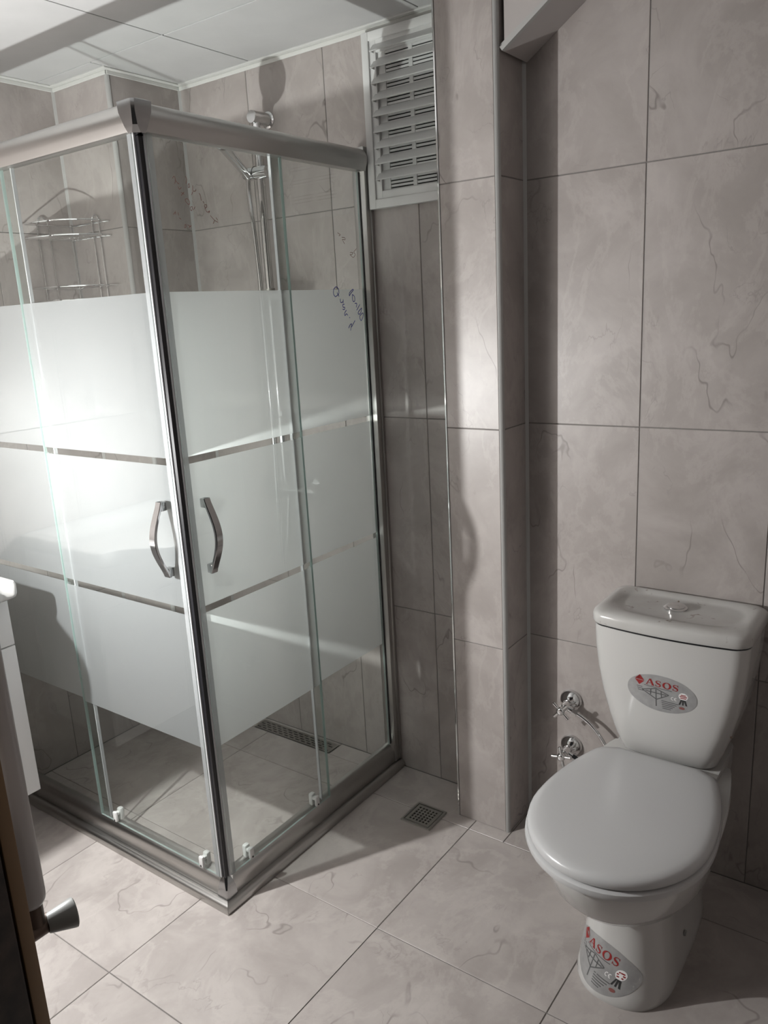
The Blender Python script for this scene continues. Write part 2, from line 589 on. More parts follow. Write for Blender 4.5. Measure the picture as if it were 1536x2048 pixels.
az0, az1 = H - 0.014, H + 0.006
angle((BX, YB - 0.0205, H - 0.003), (PX0, YB - 0.0005, H + 0.006)); angle((BX, YB - 0.004, az0), (PX0, YB - 0.0005, H - 0.003))
angle((XL, BY - 0.0205, H - 0.003), (BX + 0.02, BY - 0.0005, H + 0.006)); angle((XL, BY - 0.004, az0), (BX, BY - 0.0005, H - 0.003))
angle((BX + 0.0005, BY, H - 0.003), (BX + 0.0205, YB - 0.02, H + 0.006)); angle((BX + 0.0005, BY, az0), (BX + 0.004, YB - 0.004, H - 0.003))
angle((XL + 0.0005, YF, H - 0.003), (XL + 0.0205, BY - 0.02, H + 0.006)); angle((XL + 0.0005, YF, az0), (XL + 0.004, BY - 0.004, H - 0.003))
angle((PX1, YB - 0.0205, H - 0.003), (XR, YB - 0.0005, H + 0.006))
angle((PX0, PY - 0.0205, H - 0.003), (PX1, PY - 0.0005, H + 0.006))

# door frame beside the camera
df = B().box((DX0 - 0.03, YF - 0.19, 0), (DX0, YF - 0.016, DZ), 0.003)
df.box((DX1, YF - 0.19, 0), (DX1 + 0.03, YF - 0.016, DZ), 0.003)
df.box((DX0 - 0.03, YF - 0.19, DZ), (DX1 + 0.03, YF - 0.016, DZ + 0.03), 0.003)
door = df.done("door_1", M_WOOD, smooth=False, kind='structure')
B().box((DX0 - 0.03, YF - 0.0145, 0), (DX0 + 0.001, YF + 0.004, DZ), 0.002).done("edge_strip", M_GOLD, door)
B().box((DX1 - 0.001, YF - 0.0145, 0), (DX1 + 0.03, YF + 0.004, DZ), 0.002).done("edge_strip", M_GOLD, door)

# ------------------------------------------------------------------ shower enclosure
sh = empty("shower_enclosure", (-0.03, 0.03, 0), "corner shower enclosure with frosted sliding glass doors and satin aluminium rails", "shower")


def mitre_sweep(prof, x_end, y_end):
    """sweep a profile (d = distance in from the outer faces x=0 / y=0, z) along the left side, round the corner, along the right side"""
    a = [Vector((x_end, d, z)) for d, z in prof]
    c = [Vector((-d, d, z)) for d, z in prof]
    e = [Vector((-d, y_end, z)) for d, z in prof]
    return a, c, e


def rail_pair(name, prof, gap, mat, x_end=XL + 0.001, y_end=YB - 0.001, label=None):
    a, c, e = mitre_sweep(prof, x_end, y_end)
    cl = [v + Vector((-gap, 0, 0)) for v in c]
    cr = [v + Vector((0, gap, 0)) for v in c]
    B().loft([a, cl]).done(name, mat, sh, ang=0.5, label=label)
    B().loft([cr, e]).done(name, mat, sh, ang=0.5, label=label)


def arc(cx, cz, rx, rz, a0, a1, n):
    return [(cx + rx * math.cos(math.radians(a0 + (a1 - a0) * k / n)), cz + rz * math.sin(math.radians(a0 + (a1 - a0) * k / n))) for k in range(n + 1)]


# bowed top rail: convex outer face
top = arc(0.026, 1.885, 0.024, 0.030, 90, 205, 10) + [(0.010, 1.857), (0.014, 1.857), (0.046, 1.859), (0.046, 1.915)]
rail_pair("top_rail", top, 0.018, M_ALU, y_end=YB - 0.03)
# bottom rail and quarter-round threshold strip
bot = [(0.020, 0.026), (0.020, 0.050)] + arc(0.050, 0.052, 0.030, 0.036, 180, 105, 7) + [(0.050, 0.088), (0.050, 0.005), (0.022, 0.005)]
rail_pair("bottom_rail", bot, 0.024, M_ALU)
kerb = [(0.0, 0.0005), (0.0, 0.010)] + arc(0.016, 0.010, 0.016, 0.016, 180, 90, 7) + [(0.0195, 0.026), (0.0195, 0.0005)]
rail_pair("threshold_strip", kerb, 0.0004, M_ALU)

# chrome corner caps
def cap(zs, name):
    rings = []
    for z, o, w, ch in zs:
        # plan outline of the cap at this height: o = how far out of the rail faces, w = half extent along the rails
        q = 0.0 - o
        rings.append([Vector(p) for p in ((-w, q, z), (q * -1 - ch, q, z), (-q, q + ch, z), (-q, w, z), (-0.044, w, z), (-0.044, 0.044, z), (-w, 0.044, z))])
    B().loft(rings).done(name, M_CAP, sh, ang=0.4)


cap([(1.853, -0.006, 0.030, 0.012), (1.866, -0.001, 0.034, 0.007), (1.892, 0.0025, 0.043, 0.005), (1.913, 0.0015, 0.047, 0.006), (1.9185, -0.012, 0.044, 0.012)], "corner_cap")
cap([(0.027, -0.016, 0.052, 0.003), (0.054, -0.017, 0.049, 0.003), (0.068, -0.021, 0.046, 0.005), (0.084, -0.030, 0.043, 0.006), (0.094, -0.036, 0.041, 0.004)], "corner_cap")

# wall profiles
for nm, lo, hi in (("wall_profile", (-0.056, YB - 0.031, 0.028), (-0.014, YB - 0.0005, 1.921)), ("wall_profile", (XL + 0.0005, 0.014, 0.028), (XL + 0.031, 0.056, 1.921))):
    B().box(lo, hi, 0.002, 2).done(nm, M_ALU, sh)
B().box((-0.0565, YB - 0.012, 0.03), (-0.0105, YB - 0.0008, 1.9215), 0.001, 1).done("wall_flange", M_ALU, sh)
B().box((-0.0345, YB - 0.034, 0.09), (-0.0310, YB - 0.0305, 1.857), 0).done("pane_gasket", M_BLACK, sh)

ZB, ZT = 0.080, 1.862
BANDS = ((0.445, 0.8005), (0.8170, 1.1635), (1.1800, 1.5440))


def pane(name, side, a0, a1, d, label, f0=None, f1=None):
    """glass pane; side 'L' runs along x at y=d, side 'R' runs along y at x=-d"""
    t = 0.0025

    def lohi(u0, u1, n0, n1, z0, z1):
        if side == 'L': return (u0, n0, z0), (u1, n1, z1)
        return (-n1, u0, z0), (-n0, u1, z1)
    b = B()
    lo, hi = lohi(a0, a1, d - t, d + t, ZB, ZT)
    b.box(lo, hi)
    na = 1 if side == 'L' else 0
    bmesh.ops.recalc_face_normals(b.bm, faces=list(b.bm.faces))
    for f in b.bm.faces:
        f.material_index = 0 if abs(f.normal[na]) > 0.9 else 1
    o = b.done(name, [M_GLASS, M_GEDGE], sh, smooth=False, label=label)
    a0 = a0 if f0 is None else f0; a1 = a1 if f1 is None else f1
    for z0, z1 in BANDS:
        lo, hi = lohi(a0 + 0.001, a1 - 0.001, d + t + 0.0004, d + t + 0.0009, z0, z1)
        # a film on the inner face of the pane
        n = d + t + 0.0006
        bb = B()
        if side == 'L':
            bb.faces([(a0, n, z0), (a1, n, z0), (a1, n, z1), (a0, n, z1)], [(0, 1, 2, 3)])
        else:
            bb.faces([(-n, a0, z0), (-n, a1, z0), (-n, a1, z1), (-n, a0, z1)], [(0, 1, 2, 3)])
        bb.done("frosted_band", M_FROST, o, smooth=False, label="milky frosted band across the clear glass")
    return o


fixL = pane("fixed_panel", 'L', XL + 0.02, -0.520, 0.040, "fixed glass panel beside the vanity", f1=-0.5568)
doorL = pane("sliding_door", 'L', -0.556, -0.047, 0.029, "sliding glass door facing the vanity side")
doorR = pane("sliding_door", 'R', 0.047, 0.452, 0.029, "sliding glass door facing the toilet side")
fixR = pane("fixed_panel", 'R', 0.424, YB - 0.0325, 0.040, "fixed glass panel next to the vent wall", f0=0.4530)

# seals
def strip(lo, hi, parent, mat, name):
    B().box(lo, hi, 0.0007, 1).done(name, mat, parent)


strip((-0.0600, 0.0240, ZB), (-0.0460, 0.0258, ZT), doorL, M_SEALC, "edge_seal")
strip((-0.0450, 0.0255, ZB), (-0.0400, 0.0335, ZT), doorL, M_SEAL, "magnet_seal")
strip((-0.0258, 0.0460, ZB), (-0.0240, 0.0600, ZT), doorR, M_SEALC, "edge_seal")
strip((-0.0335, 0.0400, ZB), (-0.0255, 0.0450, ZT), doorR, M_SEAL, "magnet_seal")
strip((-0.0400, 0.0290, ZB), (-0.0290, 0.0400, ZT), doorR, M_BLACK, "magnet_strip")
# overlap seals between door and fixed panel
strip((-0.5585, 0.0275, ZB), (-0.5562, 0.0365, ZT), doorL, M_GEDGE, "edge_seal")
strip((-0.5215, 0.0330, ZB), (-0.5175, 0.0425, ZT), fixL, M_SEAL, "edge_seal")
strip((-0.0365, 0.4522, ZB), (-0.0275, 0.4545, ZT), doorR, M_GEDGE, "edge_seal")
strip((-0.0425, 0.4205, ZB), (-0.0330, 0.4245, ZT), fixR, M_SEAL, "edge_seal")


# bowed strap handles
def handle(parent, side):
    z0, z1 = 0.898, 1.080
    n = 22
    rings = []
    for k in range(n + 1):
        t = k / n
        z = z0 + (z1 - z0) * t
        s = math.sin(math.pi * t)
        out = 0.014 + 0.030 * s ** 1.25          # stand-off of the strap from the glass
        th = 0.0065
        hw = 0.0095 + 0.001 * s
        n0 = 0.0265 - out
        d = (n0 - th / 2, n0 + th / 2)
        sec = [(-hw, d[0] + 0.0015), (-hw + 0.0015, d[0]), (hw - 0.0015, d[0]), (hw, d[0] + 0.0015), (hw, d[1]), (-hw, d[1])]
        c = 0.088
        rings.append([Vector((-c + u, v, z)) if side == 'L' else Vector((-v, c + u, z)) for u, v in sec])
    b = B(); b.loft(rings)
    for zz in (z0, z1 - 0.022):
        if side == 'L': b.box((-0.0965, 0.009, zz), (-0.0795, 0.0262, zz + 0.022), 0.002)
        else: b.box((-0.0262, 0.0795, zz), (-0.009, 0.0965, zz + 0.022), 0.002)
    b.done("handle", M_CAP, parent, ang=0.5, label="bowed chrome pull handle")


handle(doorL, 'L'); handle(doorR, 'R')


# bottom guide clips
def clip(parent, side, u):
    b = B()

    def P(du, dn, z): return (u + du, 0.031 + dn, z) if side == 'L' else (-0.031 - dn, u + du, z)

    def bx(du0, du1, n0, n1, z0, z1, bev):
        p, q = P(du0, n0, z0), P(du1, n1, z1)
        b.box([min(p[i], q[i]) for i in range(3)], [max(p[i], q[i]) for i in range(3)], bev)
    bx(-0.009, 0.009, 0.003, 0.018, 0.084, 0.122, 0.005)
    bx(-0.007, 0.007, -0.011, 0.016, 0.104, 0.114, 0.003)
    bx(-0.008, 0.008, -0.013, -0.0035, 0.086, 0.118, 0.004)
    c = b.done("guide_clip", M_PLASTIC, parent, label="white plastic bottom guide clip")
    h = B(); h.lathe(P(0, -0.0128, 0.092), (0, -1, 0) if side == 'L' else (1, 0, 0), [(0, 0.0028), (0.0008, 0.0028)], 10)
    h.done("screw_hole_shade", M_BLACK, c)  # black disc painted on as the dark of the hole


clip(doorL, 'L', -0.478); clip(doorL, 'L', -0.110)
clip(doorR, 'R', 0.118); clip(doorR, 'R', 0.388)


# marker writing on the glass
def writing(parent, strokes, x, r, mat, label):
    b = B()
    for st in strokes:
        pts = [Vector((x, p[0], p[1])) for p in st]
        if len(pts) > 2:        # round the strokes off
            q = []
            for i in range(len(pts) - 1):
                p0, p1, p2, p3 = pts[max(i - 1, 0)], pts[i], pts[i + 1], pts[min(i + 2, len(pts) - 1)]
                for k in range(4):
                    t = k / 4
                    q.append(0.5 * ((2 * p1) + (p2 - p0) * t + (2 * p0 - 5 * p1 + 4 * p2 - p3) * t * t + (3 * p1 - p0 - 3 * p2 + p3) * t ** 3))
            q.append(pts[-1]); pts = q
        L_, R_ = [], []
        for i, p in enumerate(pts):
            d = pts[min(i + 1, len(pts) - 1)] - pts[max(i - 1, 0)]
            n = Vector((0, -d.z, d.y))
            n = n.normalized() * r if n.length > 1e-9 else Vector((0, r, 0))
            L_.append(p + n); R_.append(p - n)
        for i in range(len(pts) - 1):
            b.faces([L_[i], R_[i], R_[i + 1], L_[i + 1]], [(0, 1, 2, 3)])
    b.done("marker_writing", mat, parent, smooth=False, label=label)


BLUE= [[(0.642, 1.525), (0.635, 1.533), (0.638, 1.545), (0.649, 1.551), (0.658, 1.545), (0.659, 1.534), (0.651, 1.528), (0.642, 1.525)], [(0.651, 1.536), (0.659, 1.525)], [(0.663, 1.519), (0.665, 1.509), (0.674, 1.511), (0.676, 1.517), (0.675, 1.507)], [(0.681, 1.504), (0.673, 1.503), (0.674, 1.496), (0.681, 1.496), (0.679, 1.49), (0.671, 1.491)], [(0.688, 1.488), (0.679, 1.48), (0.68, 1.473), (0.687, 1.478), (0.693, 1.473)], [(0.699, 1.468), (0.702, 1.466)], [(0.693, 1.438), (0.7, 1.447), (0.708, 1.449), (0.704, 1.439), (0.701, 1.431)], [(0.707, 1.441), (0.724, 1.458)], [(0.705, 1.526), (0.706, 1.534), (0.72, 1.543), (0.725, 1.542), (0.711, 1.532), (0.705, 1.526)], [(0.719, 1.53), (0.728, 1.524), (0.729, 1.513), (0.721, 1.511), (0.718, 1.521), (0.719, 1.53)], [(0.728, 1.505), (0.737, 1.505), (0.734, 1.494)], [(0.751, 1.502), (0.735, 1.486)], [(0.759, 1.492), (0.744, 1.483), (0.741, 1.477), (0.747, 1.475), (0.755, 1.481), (0.759, 1.492)], [(0.748, 1.47), (0.763, 1.478), (0.763, 1.468), (0.754, 1.457), (0.748, 1.463), (0.748, 1.47)]]
RED1= [[(0.67, 1.693), (0.678, 1.69), (0.681, 1.688), (0.675, 1.685)], [(0.687, 1.682), (0.7, 1.681), (0.701, 1.676), (0.689, 1.677), (0.694, 1.67), (0.698, 1.665)], [(0.72, 1.643), (0.733, 1.643), (0.727, 1.637), (0.719, 1.638), (0.733, 1.63), (0.743, 1.638), (0.738, 1.645), (0.75, 1.654)]]
RED2= [[(0.104, 1.777), (0.109, 1.782), (0.112, 1.775), (0.109, 1.767)], [(0.111, 1.775), (0.118, 1.768), (0.121, 1.769)], [(0.117, 1.762), (0.12, 1.757), (0.126, 1.761)], [(0.123, 1.744), (0.132, 1.752)], [(0.124, 1.751), (0.132, 1.747)], [(0.133, 1.737), (0.139, 1.739), (0.145, 1.734), (0.144, 1.728), (0.14, 1.728), (0.134, 1.733), (0.133, 1.737)], [(0.145, 1.722), (0.152, 1.723), (0.148, 1.715), (0.145, 1.717), (0.145, 1.721)], [(0.159, 1.724), (0.154, 1.717)], [(0.14, 1.785), (0.144, 1.779), (0.14, 1.77)], [(0.149, 1.771), (0.15, 1.765), (0.146, 1.762), (0.146, 1.768), (0.149, 1.771)], [(0.159, 1.768), (0.158, 1.757), (0.165, 1.757), (0.167, 1.761)], [(0.153, 1.748), (0.157, 1.755)], [(0.175, 1.753), (0.178, 1.749), (0.179, 1.738)], [(0.184, 1.737), (0.187, 1.733)], [(0.187, 1.73), (0.194, 1.73), (0.193, 1.725), (0.188, 1.724), (0.187, 1.729), (0.19, 1.718), (0.195, 1.715), (0.201, 1.718), (0.198, 1.713)], [(0.202, 1.708), (0.213, 1.699), (0.223, 1.695)], [(0.218, 1.705), (0.223, 1.699)], [(0.213, 1.699), (0.208, 1.691)], [(0.096, 1.704), (0.102, 1.709), (0.102, 1.704)], [(0.102, 1.711), (0.102, 1.708)], [(0.109, 1.709), (0.11, 1.703)], [(0.111, 1.698), (0.116, 1.695)], [(0.123, 1.683), (0.128, 1.685), (0.125, 1.678), (0.122, 1.681)], [(0.132, 1.685), (0.141, 1.681)], [(0.135, 1.679), (0.143, 1.684)]]
for a, c in ((0, 8), (8, 14)): writing(fixR, BLUE[a:c], -0.0371, 0.0011, M_BLUE, "blue handwritten line in marker pen")
for a, c in ((0, 2), (2, 3)): writing(fixR, RED1[a:c], -0.0371, 0.0006, M_BROWN, "faint red marker scribble")
for a, c in ((0, 8), (8, 12), (12, 18), (18, 22), (22, 25)): writing(doorR, RED2[a:c], -0.0261, 0.0006, M_BROWN, "faint red marker scribble")

# ------------------------------------------------------------------ things in the shower
sc_ = empty("shower_riser", (-0.405, YB, 0.90), "chrome riser bar with sliding bracket on the shower's back wall", "shower rail")
bx_, by_ = -0.383, 0.752
B().tube([(bx_, by_, 0.93), (bx_, by_, 2.062)], 0.0125, 16).done("riser_bar", M_CHROME, sc_)
B().lathe((bx_, YB, 2.052), (0, -1, 0), [(0, 0.024), (0.004, 0.024), (0.006, 0.0185), (0.012, 0.0185), (0.070, 0.0185), (0.074, 0.017)], 24).done("wall_bracket", M_CHROME, sc_)
B().lathe((bx_, YB, 1.18), (0, -1, 0), [(0, 0.024), (0.004, 0.024), (0.006, 0.016), (0.064, 0.016), (0.066, 0.013)], 24).done("wall_bracket", M_CHROME, sc_)
B().tube([(bx_, by_, 1.548), (bx_, by_, 1.566)], 0.0152, 16).done("collar", M_STEEL, sc_)
sl_ = B().tube([(bx_ - 0.056, by_ - 0.004, 1.903), (bx_ + 0.036, by_ - 0.004, 1.899)], 0.0185, 18)
sl_.tube([(bx_ - 0.058, by_ - 0.004, 1.903), (bx_ - 0.0575, by_ - 0.004, 1.903)], 0.013, 18)
sl_.done("slider_bracket", M_CHROME, sc_)
B().tube([(bx_ - 0.016, by_ - 0.004, 1.9015), (bx_ - 0.0145, by_ - 0.004, 1.9014)], 0.0191, 18).done("slider_ring", M_BLACK, sc_)
mb = B().tube([(bx_ - 0.13, by_, 0.93), (bx_ + 0.13, by_, 0.93)], 0.024, 20)
for s in (-0.075, 0.075): mb.lathe((bx_ + s, YB, 0.93), (0, -1, 0), [(0, 0.033), (0.006, 0.032), (0.012, 0.016), (0.05, 0.016)], 20)
mb.done("mixer_body", M_CHROME, sc_)
# soap dish on the bar
sd = B()
rg = []
for z, s in ((1.528, 0.80), (1.532, 0.95), (1.546, 1.0), (1.5465, 0.94), (1.535, 0.9)):
    rg.append([Vector((-0.318 + 0.066 * s * math.cos(a), 0.722 + 0.047 * s * math.sin(a), z)) for a in [2 * math.pi * k / 28 for k in range(28)]])
sd.loft(rg)
sd.box((-0.386, 0.738, 1.530), (-0.37, 0.764, 1.548), 0.003)
sd.done("soap_dish", M_SEAT, sc_)

hs = empty("hand_shower", (-0.43, 0.735, 1.89), "chrome hand shower resting in the sliding bracket, mostly behind the top rail", "shower head")
p0, p1 = Vector((-0.420, 0.738, 1.893)), Vector((-0.366, 0.585, 1.958))
B().tube([p0 + (p1 - p0) * t for t in (0, 0.08, 0.3, 0.6, 0.85, 1.0)], [0.009, 0.0125, 0.0125, 0.0135, 0.015, 0.017], 16).done("handle", M_CHROME, hs)
hd = (Vector((-0.25, -0.72, -0.62))).normalized()
B().lathe(Vector((-0.356, 0.560, 1.975)) - hd * 0.012, hd, [(-0.014, 0.012), (-0.008, 0.03), (0.0, 0.041), (0.010, 0.045), (0.018, 0.045), (0.020, 0.042)], 32).done("spray_head", M_CHROME, hs)
hose = bez(p0 + Vector((0, 0, -0.003)), (-0.430, 0.738, 1.84), (-0.414, 0.735, 1.80), (-0.413, 0.738, 1.70), 14) + [Vector((-0.411, 0.74, z)) for z in (1.6, 1.5, 1.3, 1.1)] + bez((-0.411, 0.74, 1.05), (-0.411, 0.72, 0.7), (-0.40, 0.70, 0.62), (-0.37, 0.72, 0.75), 10)[1:] + [Vector((-0.37, 0.745, 0.905))]
B().tube(hose, 0.0068, 10).done("hose", M_CHROME, hs)

# corner wire rack
rk = empty("wire_rack", (XL + 0.05, BY - 0.05, 1.56), "two-tier chrome wire corner rack hung inside the shower", "rack")
w2 = 0.0022
ox, oy = XL + 0.004, BY - 0.004
rx, ry = 0.205, 0.172


def q_arc(z, ins=0.0, n=14):
    return [Vector((ox + (rx - ins) * math.sin(a) ** 0.75, oy - (ry - ins) * math.cos(a) ** 0.75, z)) for a in [math.pi / 2 * k / n for k in range(n + 1)]]


for zr, zb in ((1.800, 1.757), (1.606, 1.565)):
    for z in (zr, zb):
        B().tube(q_arc(z), w2 * 1.15, 8).done("rail", M_CHROME, rk)
        b = B(); b.tube([Vector((ox, oy - ry, z)), Vector((ox, oy, z)), Vector((ox + rx, oy, z))], w2, 8); b.done("back_wire", M_CHROME, rk)
    b = B()
    for k in range(1, 8):
        t = k / 8
        x = ox + rx * t
        yy = oy - ry * max(0.05, (1 - t ** 2.66)) ** 0.375
        b.tube([Vector((x, oy, zb)), Vector((x, yy, zb))], 0.0014, 6)
    b.done("base_wires", M_CHROME, rk)
for x, y in ((ox + 0.002, oy - 0.125), (ox + 0.002, oy - 0.085), (ox + 0.003, oy - 0.003), (ox + 0.115, oy - 0.002), (ox + 0.150, oy - 0.002)):
    B().tube([(x, y, 1.565), (x, y, 1.805)], w2, 8).done("upright", M_CHROME, rk)
for p, d in (((ox + 0.002, oy - 0.105, 1.80), Vector((0, 1, 0))), ((ox + 0.132, oy - 0.002, 1.80), Vector((1, 0, 0)))):
    p = Vector(p)
    B().tube([p + d * 0.018 * math.cos(a) + Vector((0, 0, 0.024 * math.sin(a))) for a in [math.pi * k / 10 for k in range(11)]], w2, 8).done("hook", M_CHROME, rk)


# gratings
def lattice(b, x0, x1, y0, y1, zt, zb, holes):
    """flat plate with rectangular through-holes on a grid of cut lines"""
    xs = sorted({x0, x1, *[h[0] for h in holes], *[h[1] for h in holes]})
    ys = sorted({y0, y1, *[h[2] for h in holes], *[h[3] for h in holes]})

    def solid(i, j):
        if i < 0 or j < 0 or i >= len(xs) - 1 or j >= len(ys) - 1: return False
        cx, cy = (xs[i] + xs[i + 1]) / 2, (ys[j] + ys[j + 1]) / 2
        return not any(h[0] < cx < h[1] and h[2] < cy < h[3] for h in holes)
    for i in range(len(xs) - 1):
        for j in range(len(ys) - 1):
            if not solid(i, j): continue
            a, c, d, e = xs[i], xs[i + 1], ys[j], ys[j + 1]
            b.faces([(a, d, zt), (c, d, zt), (c, e, zt), (a, e, zt)], [(0, 1, 2, 3)])
            for ok, p, q in ((solid(i - 1, j), (a, e), (a, d)), (solid(i + 1, j), (c, d), (c, e)), (solid(i, j - 1), (a, d), (c, d)), (solid(i, j + 1), (c, e), (a, e))):
                if not ok:
                    b.faces([(*p, zb), (*q, zb), (*q, zt), (*p, zt)], [(0, 1, 2, 3)])


fd = empty("floor_drain", (0.2025, 0.607, 0), "square steel floor drain grate in front of the pilaster", "drain")
B().box((0.155, 0.560, 0.0002), (0.250, 0.654, 0.0012)).done("sump_shade", M_DARK, fd, smooth=False)  # base sheet painted black as the shade under the grate holes
b = B()
x0, x1, y0, y1 = 0.161, 0.244, 0.566, 0.648
hl = []
for i in range(6):
    for j in range(6):
        hx = x0 + 0.0095 + i * 0.0114; hy = y0 + 0.0095 + j * 0.0112
        hl.append((hx, hx + 0.0062, hy, hy + 0.0062))
lattice(b, x0, x1, y0, y1, 0.0042, 0.001, hl)
b.done("grate", M_STEEL, fd, smooth=False)
b = B()
lattice(b, 0.152, 0.253, 0.557, 0.657, 0.0048, 0.0003, [(0.1585, 0.2465, 0.5635, 0.6505)])
b.done("frame", M_STEEL, fd, smooth=False)

ld = empty("linear_drain", (-0.454, 0.7625, 0), "long slotted steel drain along the shower's back wall", "drain")
B().box((-0.632, 0.736, -0.006), (-0.276, 0.790, 0.0006)).done("channel_shade", M_DARK, ld, smooth=False)  # block coloured black as the shade below the slots
b = B(); hl = []
for r in range(4):
    y = 0.7415 + r * 0.0118
    for k in range(13):
        x = -0.628 + k * 0.027 + (0.0135 if r % 2 else 0)
        if x + 0.019 < -0.278: hl.append((x, x + 0.019, y, y + 0.0055))
lattice(b, -0.634, -0.274, 0.735, 0.791, 0.0026, 0.0004, hl)
b.done("grate", M_STEEL, ld, smooth=False)

# ------------------------------------------------------------------ louvre vent
vt = empty("louvre_vent", (0.138, YB, 1.755), "white plastic louvre vent high on the wall beside the pilaster", "vent")
vx0, vx1, vz0, vz1 = -0.008, PX0 - 0.003, 1.756, 2.197
fr = B()
yo = YB - 0.0005
for lo, hi in (((vx0, yo - 0.022, vz0), (vx0 + 0.022, yo, vz1)), ((vx1 - 0.022, yo - 0.022, vz0), (vx1, yo, vz1)), ((vx0 + 0.0215, yo - 0.0215, vz0 + 0.0002), (vx1 - 0.0215, yo, vz0 + 0.024)), ((vx0 + 0.0215, yo - 0.0215, vz1 - 0.022), (vx1 - 0.0215, yo, vz1 - 0.0002))):
    fr.box(lo, hi, 0.0015)
fr.box((vx0 + 0.02, yo - 0.016, vz0 + 0.02), (vx0 + 0.042, yo, vz1 - 0.02), 0.001)
fr.box((vx1 - 0.042, yo - 0.016, vz0 + 0.02), (vx1 - 0.02, yo, vz1 - 0.02), 0.001)
fr.box((vx0 + 0.0415, yo - 0.0155, vz1 - 0.052), (vx1 - 0.0415, yo, vz1 - 0.02), 0.001)
fr.box((vx0 + 0.0415, yo - 0.0155, vz0 + 0.02), (vx1 - 0.0415, yo, vz0 + 0.045), 0.001)
fr.done("frame", M_PLASTIC, vt)
B().box((vx0 + 0.04, yo - 0.002, vz0 + 0.04), (vx1 - 0.04, yo, vz1 - 0.04)).done("shaft_shade", M_DARK, vt, smooth=False)  # thin backing sheet, coloured near-black as the shade behind the screen
b = B()
gx0, gx1 = vx0 + 0.042, vx1 - 0.042
ng = 39
for k in range(ng):
    z = vz0 + 0.046 + k * (vz1 - vz0 - 0.10) / (ng - 1)
    b.box((gx0, yo - 0.006, z - 0.0028), (gx1, yo - 0.0025, z + 0.0028))
for x in (gx0, gx0 + 0.012, (gx0 + gx1) / 2 - 0.006, gx1 - 0.018):
    b.box((x, yo - 0.0075, vz0 + 0.04), (x + 0.012, yo - 0.0022, vz1 - 0.05))
b.done("insect_screen", M_PLASTIC, vt, smooth=False)
slat_me = None
for k in range(9):
    zt = 2.146 - k * 0.0398
    if slat_me is None:
        b = B()
        prof = [(yo - 0.0105, zt + 0.0235), (yo - 0.0090, zt + 0.0260), (yo - 0.033, zt + 0.002), (yo - 0.034, zt), (yo - 0.032, zt - 0.001), (yo - 0.0115, zt + 0.0215)]
        ra = [Vector((vx0 + 0.034, y, z)) for y, z in prof]; rb = [Vector((vx1 - 0.034, y, z)) for y, z in prof]
        b.loft([ra, rb])
        # pointed end cheeks
        for x in (vx0 + 0.034, vx1 - 0.036):
            b.prism([(yo - 0.009, zt + 0.0255), (yo - 0.034, zt), (yo - 0.012, zt - 0.002)], 'x', x, x + 0.002)
        s0 = b.done("slat", M_PLASTIC, vt, smooth=False)
        slat_me = s0.data; sloc = s0.location.copy()
    else:
        o = bpy.data.objects.new("slat", slat_me)
        COL.objects.link(o); o.parent = vt; o.location = sloc + Vector((0, 0, -k * 0.0398))

# ------------------------------------------------------------------ toilet
TX = 0.897
to = empty("toilet", (TX, 0.46, 0), "white close-coupled toilet with closed lid and oval silver stickers", "toilet")


def rrect(cx, hw, y0, y1, z, r, n=6, bow=0.0):
    """rounded rectangle ring; bow pushes the middle of the front (y0) edge out"""
    pts = []
    for sx, yy, a0 in ((1, y0, -90), (1, y1, 0), (-1, y1, 90), (-1, y0, 180)):
        ccx = cx + sx * (hw - r); ccy = yy + r if yy == y0 else yy - r
        for k in range(n + 1):
            a = math.radians(a0 + 90 * k / n)
            pts.append([ccx + r * math.cos(a), ccy + r * math.sin(a), z])
    m = 8                                        # extra points across the front edge
    first = pts[0]; last = pts[-1]
    for k in range(1, m):
        t = k / m
        pts.append([last[0] + (first[0] - last[0]) * t, y0, z])
    for p in pts:
        u = (p[0] - cx) / hw
        if p[1] < (y0 + y1) / 2: p[1] -= bow * (1 - u * u)
    return [Vector(p) for p in pts]


def egg(y0, y1, hw, hb, z, n=56, cx=TX, mid=0.45):
    """seat outline: round front at y0, widest at mid, straight narrower back at y1 (half width hb)"""
    half = []
    L_ = y1 - y0
    m = n // 2
    for k in range(m + 1):
        t = k / m
        s = 0.5 * (1 - math.cos(math.pi * t)) if t < 0.5 else t
        if s < mid: w = hw * math.sqrt(max(0, 1 - ((mid - s) / mid) ** 2))
        else:
            w = hw - (hw - hb) * ((s - mid) / (1 - mid)) ** 2.0
        e = (1 - s) * L_
        if e < 0.03: w -= 0.03 - math.sqrt(max(0, 0.03 ** 2 - (0.03 - e) ** 2))
        half.append((w, y0 + s * L_))
    pts = [Vector((cx + w, y, z)) for w, y in half] + [Vector((cx - w, y, z)) for w, y in reversed(half[1:])]
    return pts


# pedestal
def foot(z, hw, y0, y1, p=2.4, n=48):
    pts = []
    cy = y0 + hw * 1.25
    for k in range(n):
        a = 2 * math.pi * k / n
        c, s = math.cos(a), math.sin(a)
        x = hw * math.copysign(abs(c) ** (2 / p), c)
        if s < 0: y = cy - (cy - y0) * abs(s) ** (2 / p)
        else: y = cy + (y1 - cy) * abs(s) ** (2 / 5.0); x = hw * math.copysign(abs(c) ** (2 / 5.0), c) if abs(c) < 1 else x
        pts.append(Vector((TX + 0.004 + x, y, z)))
    return pts


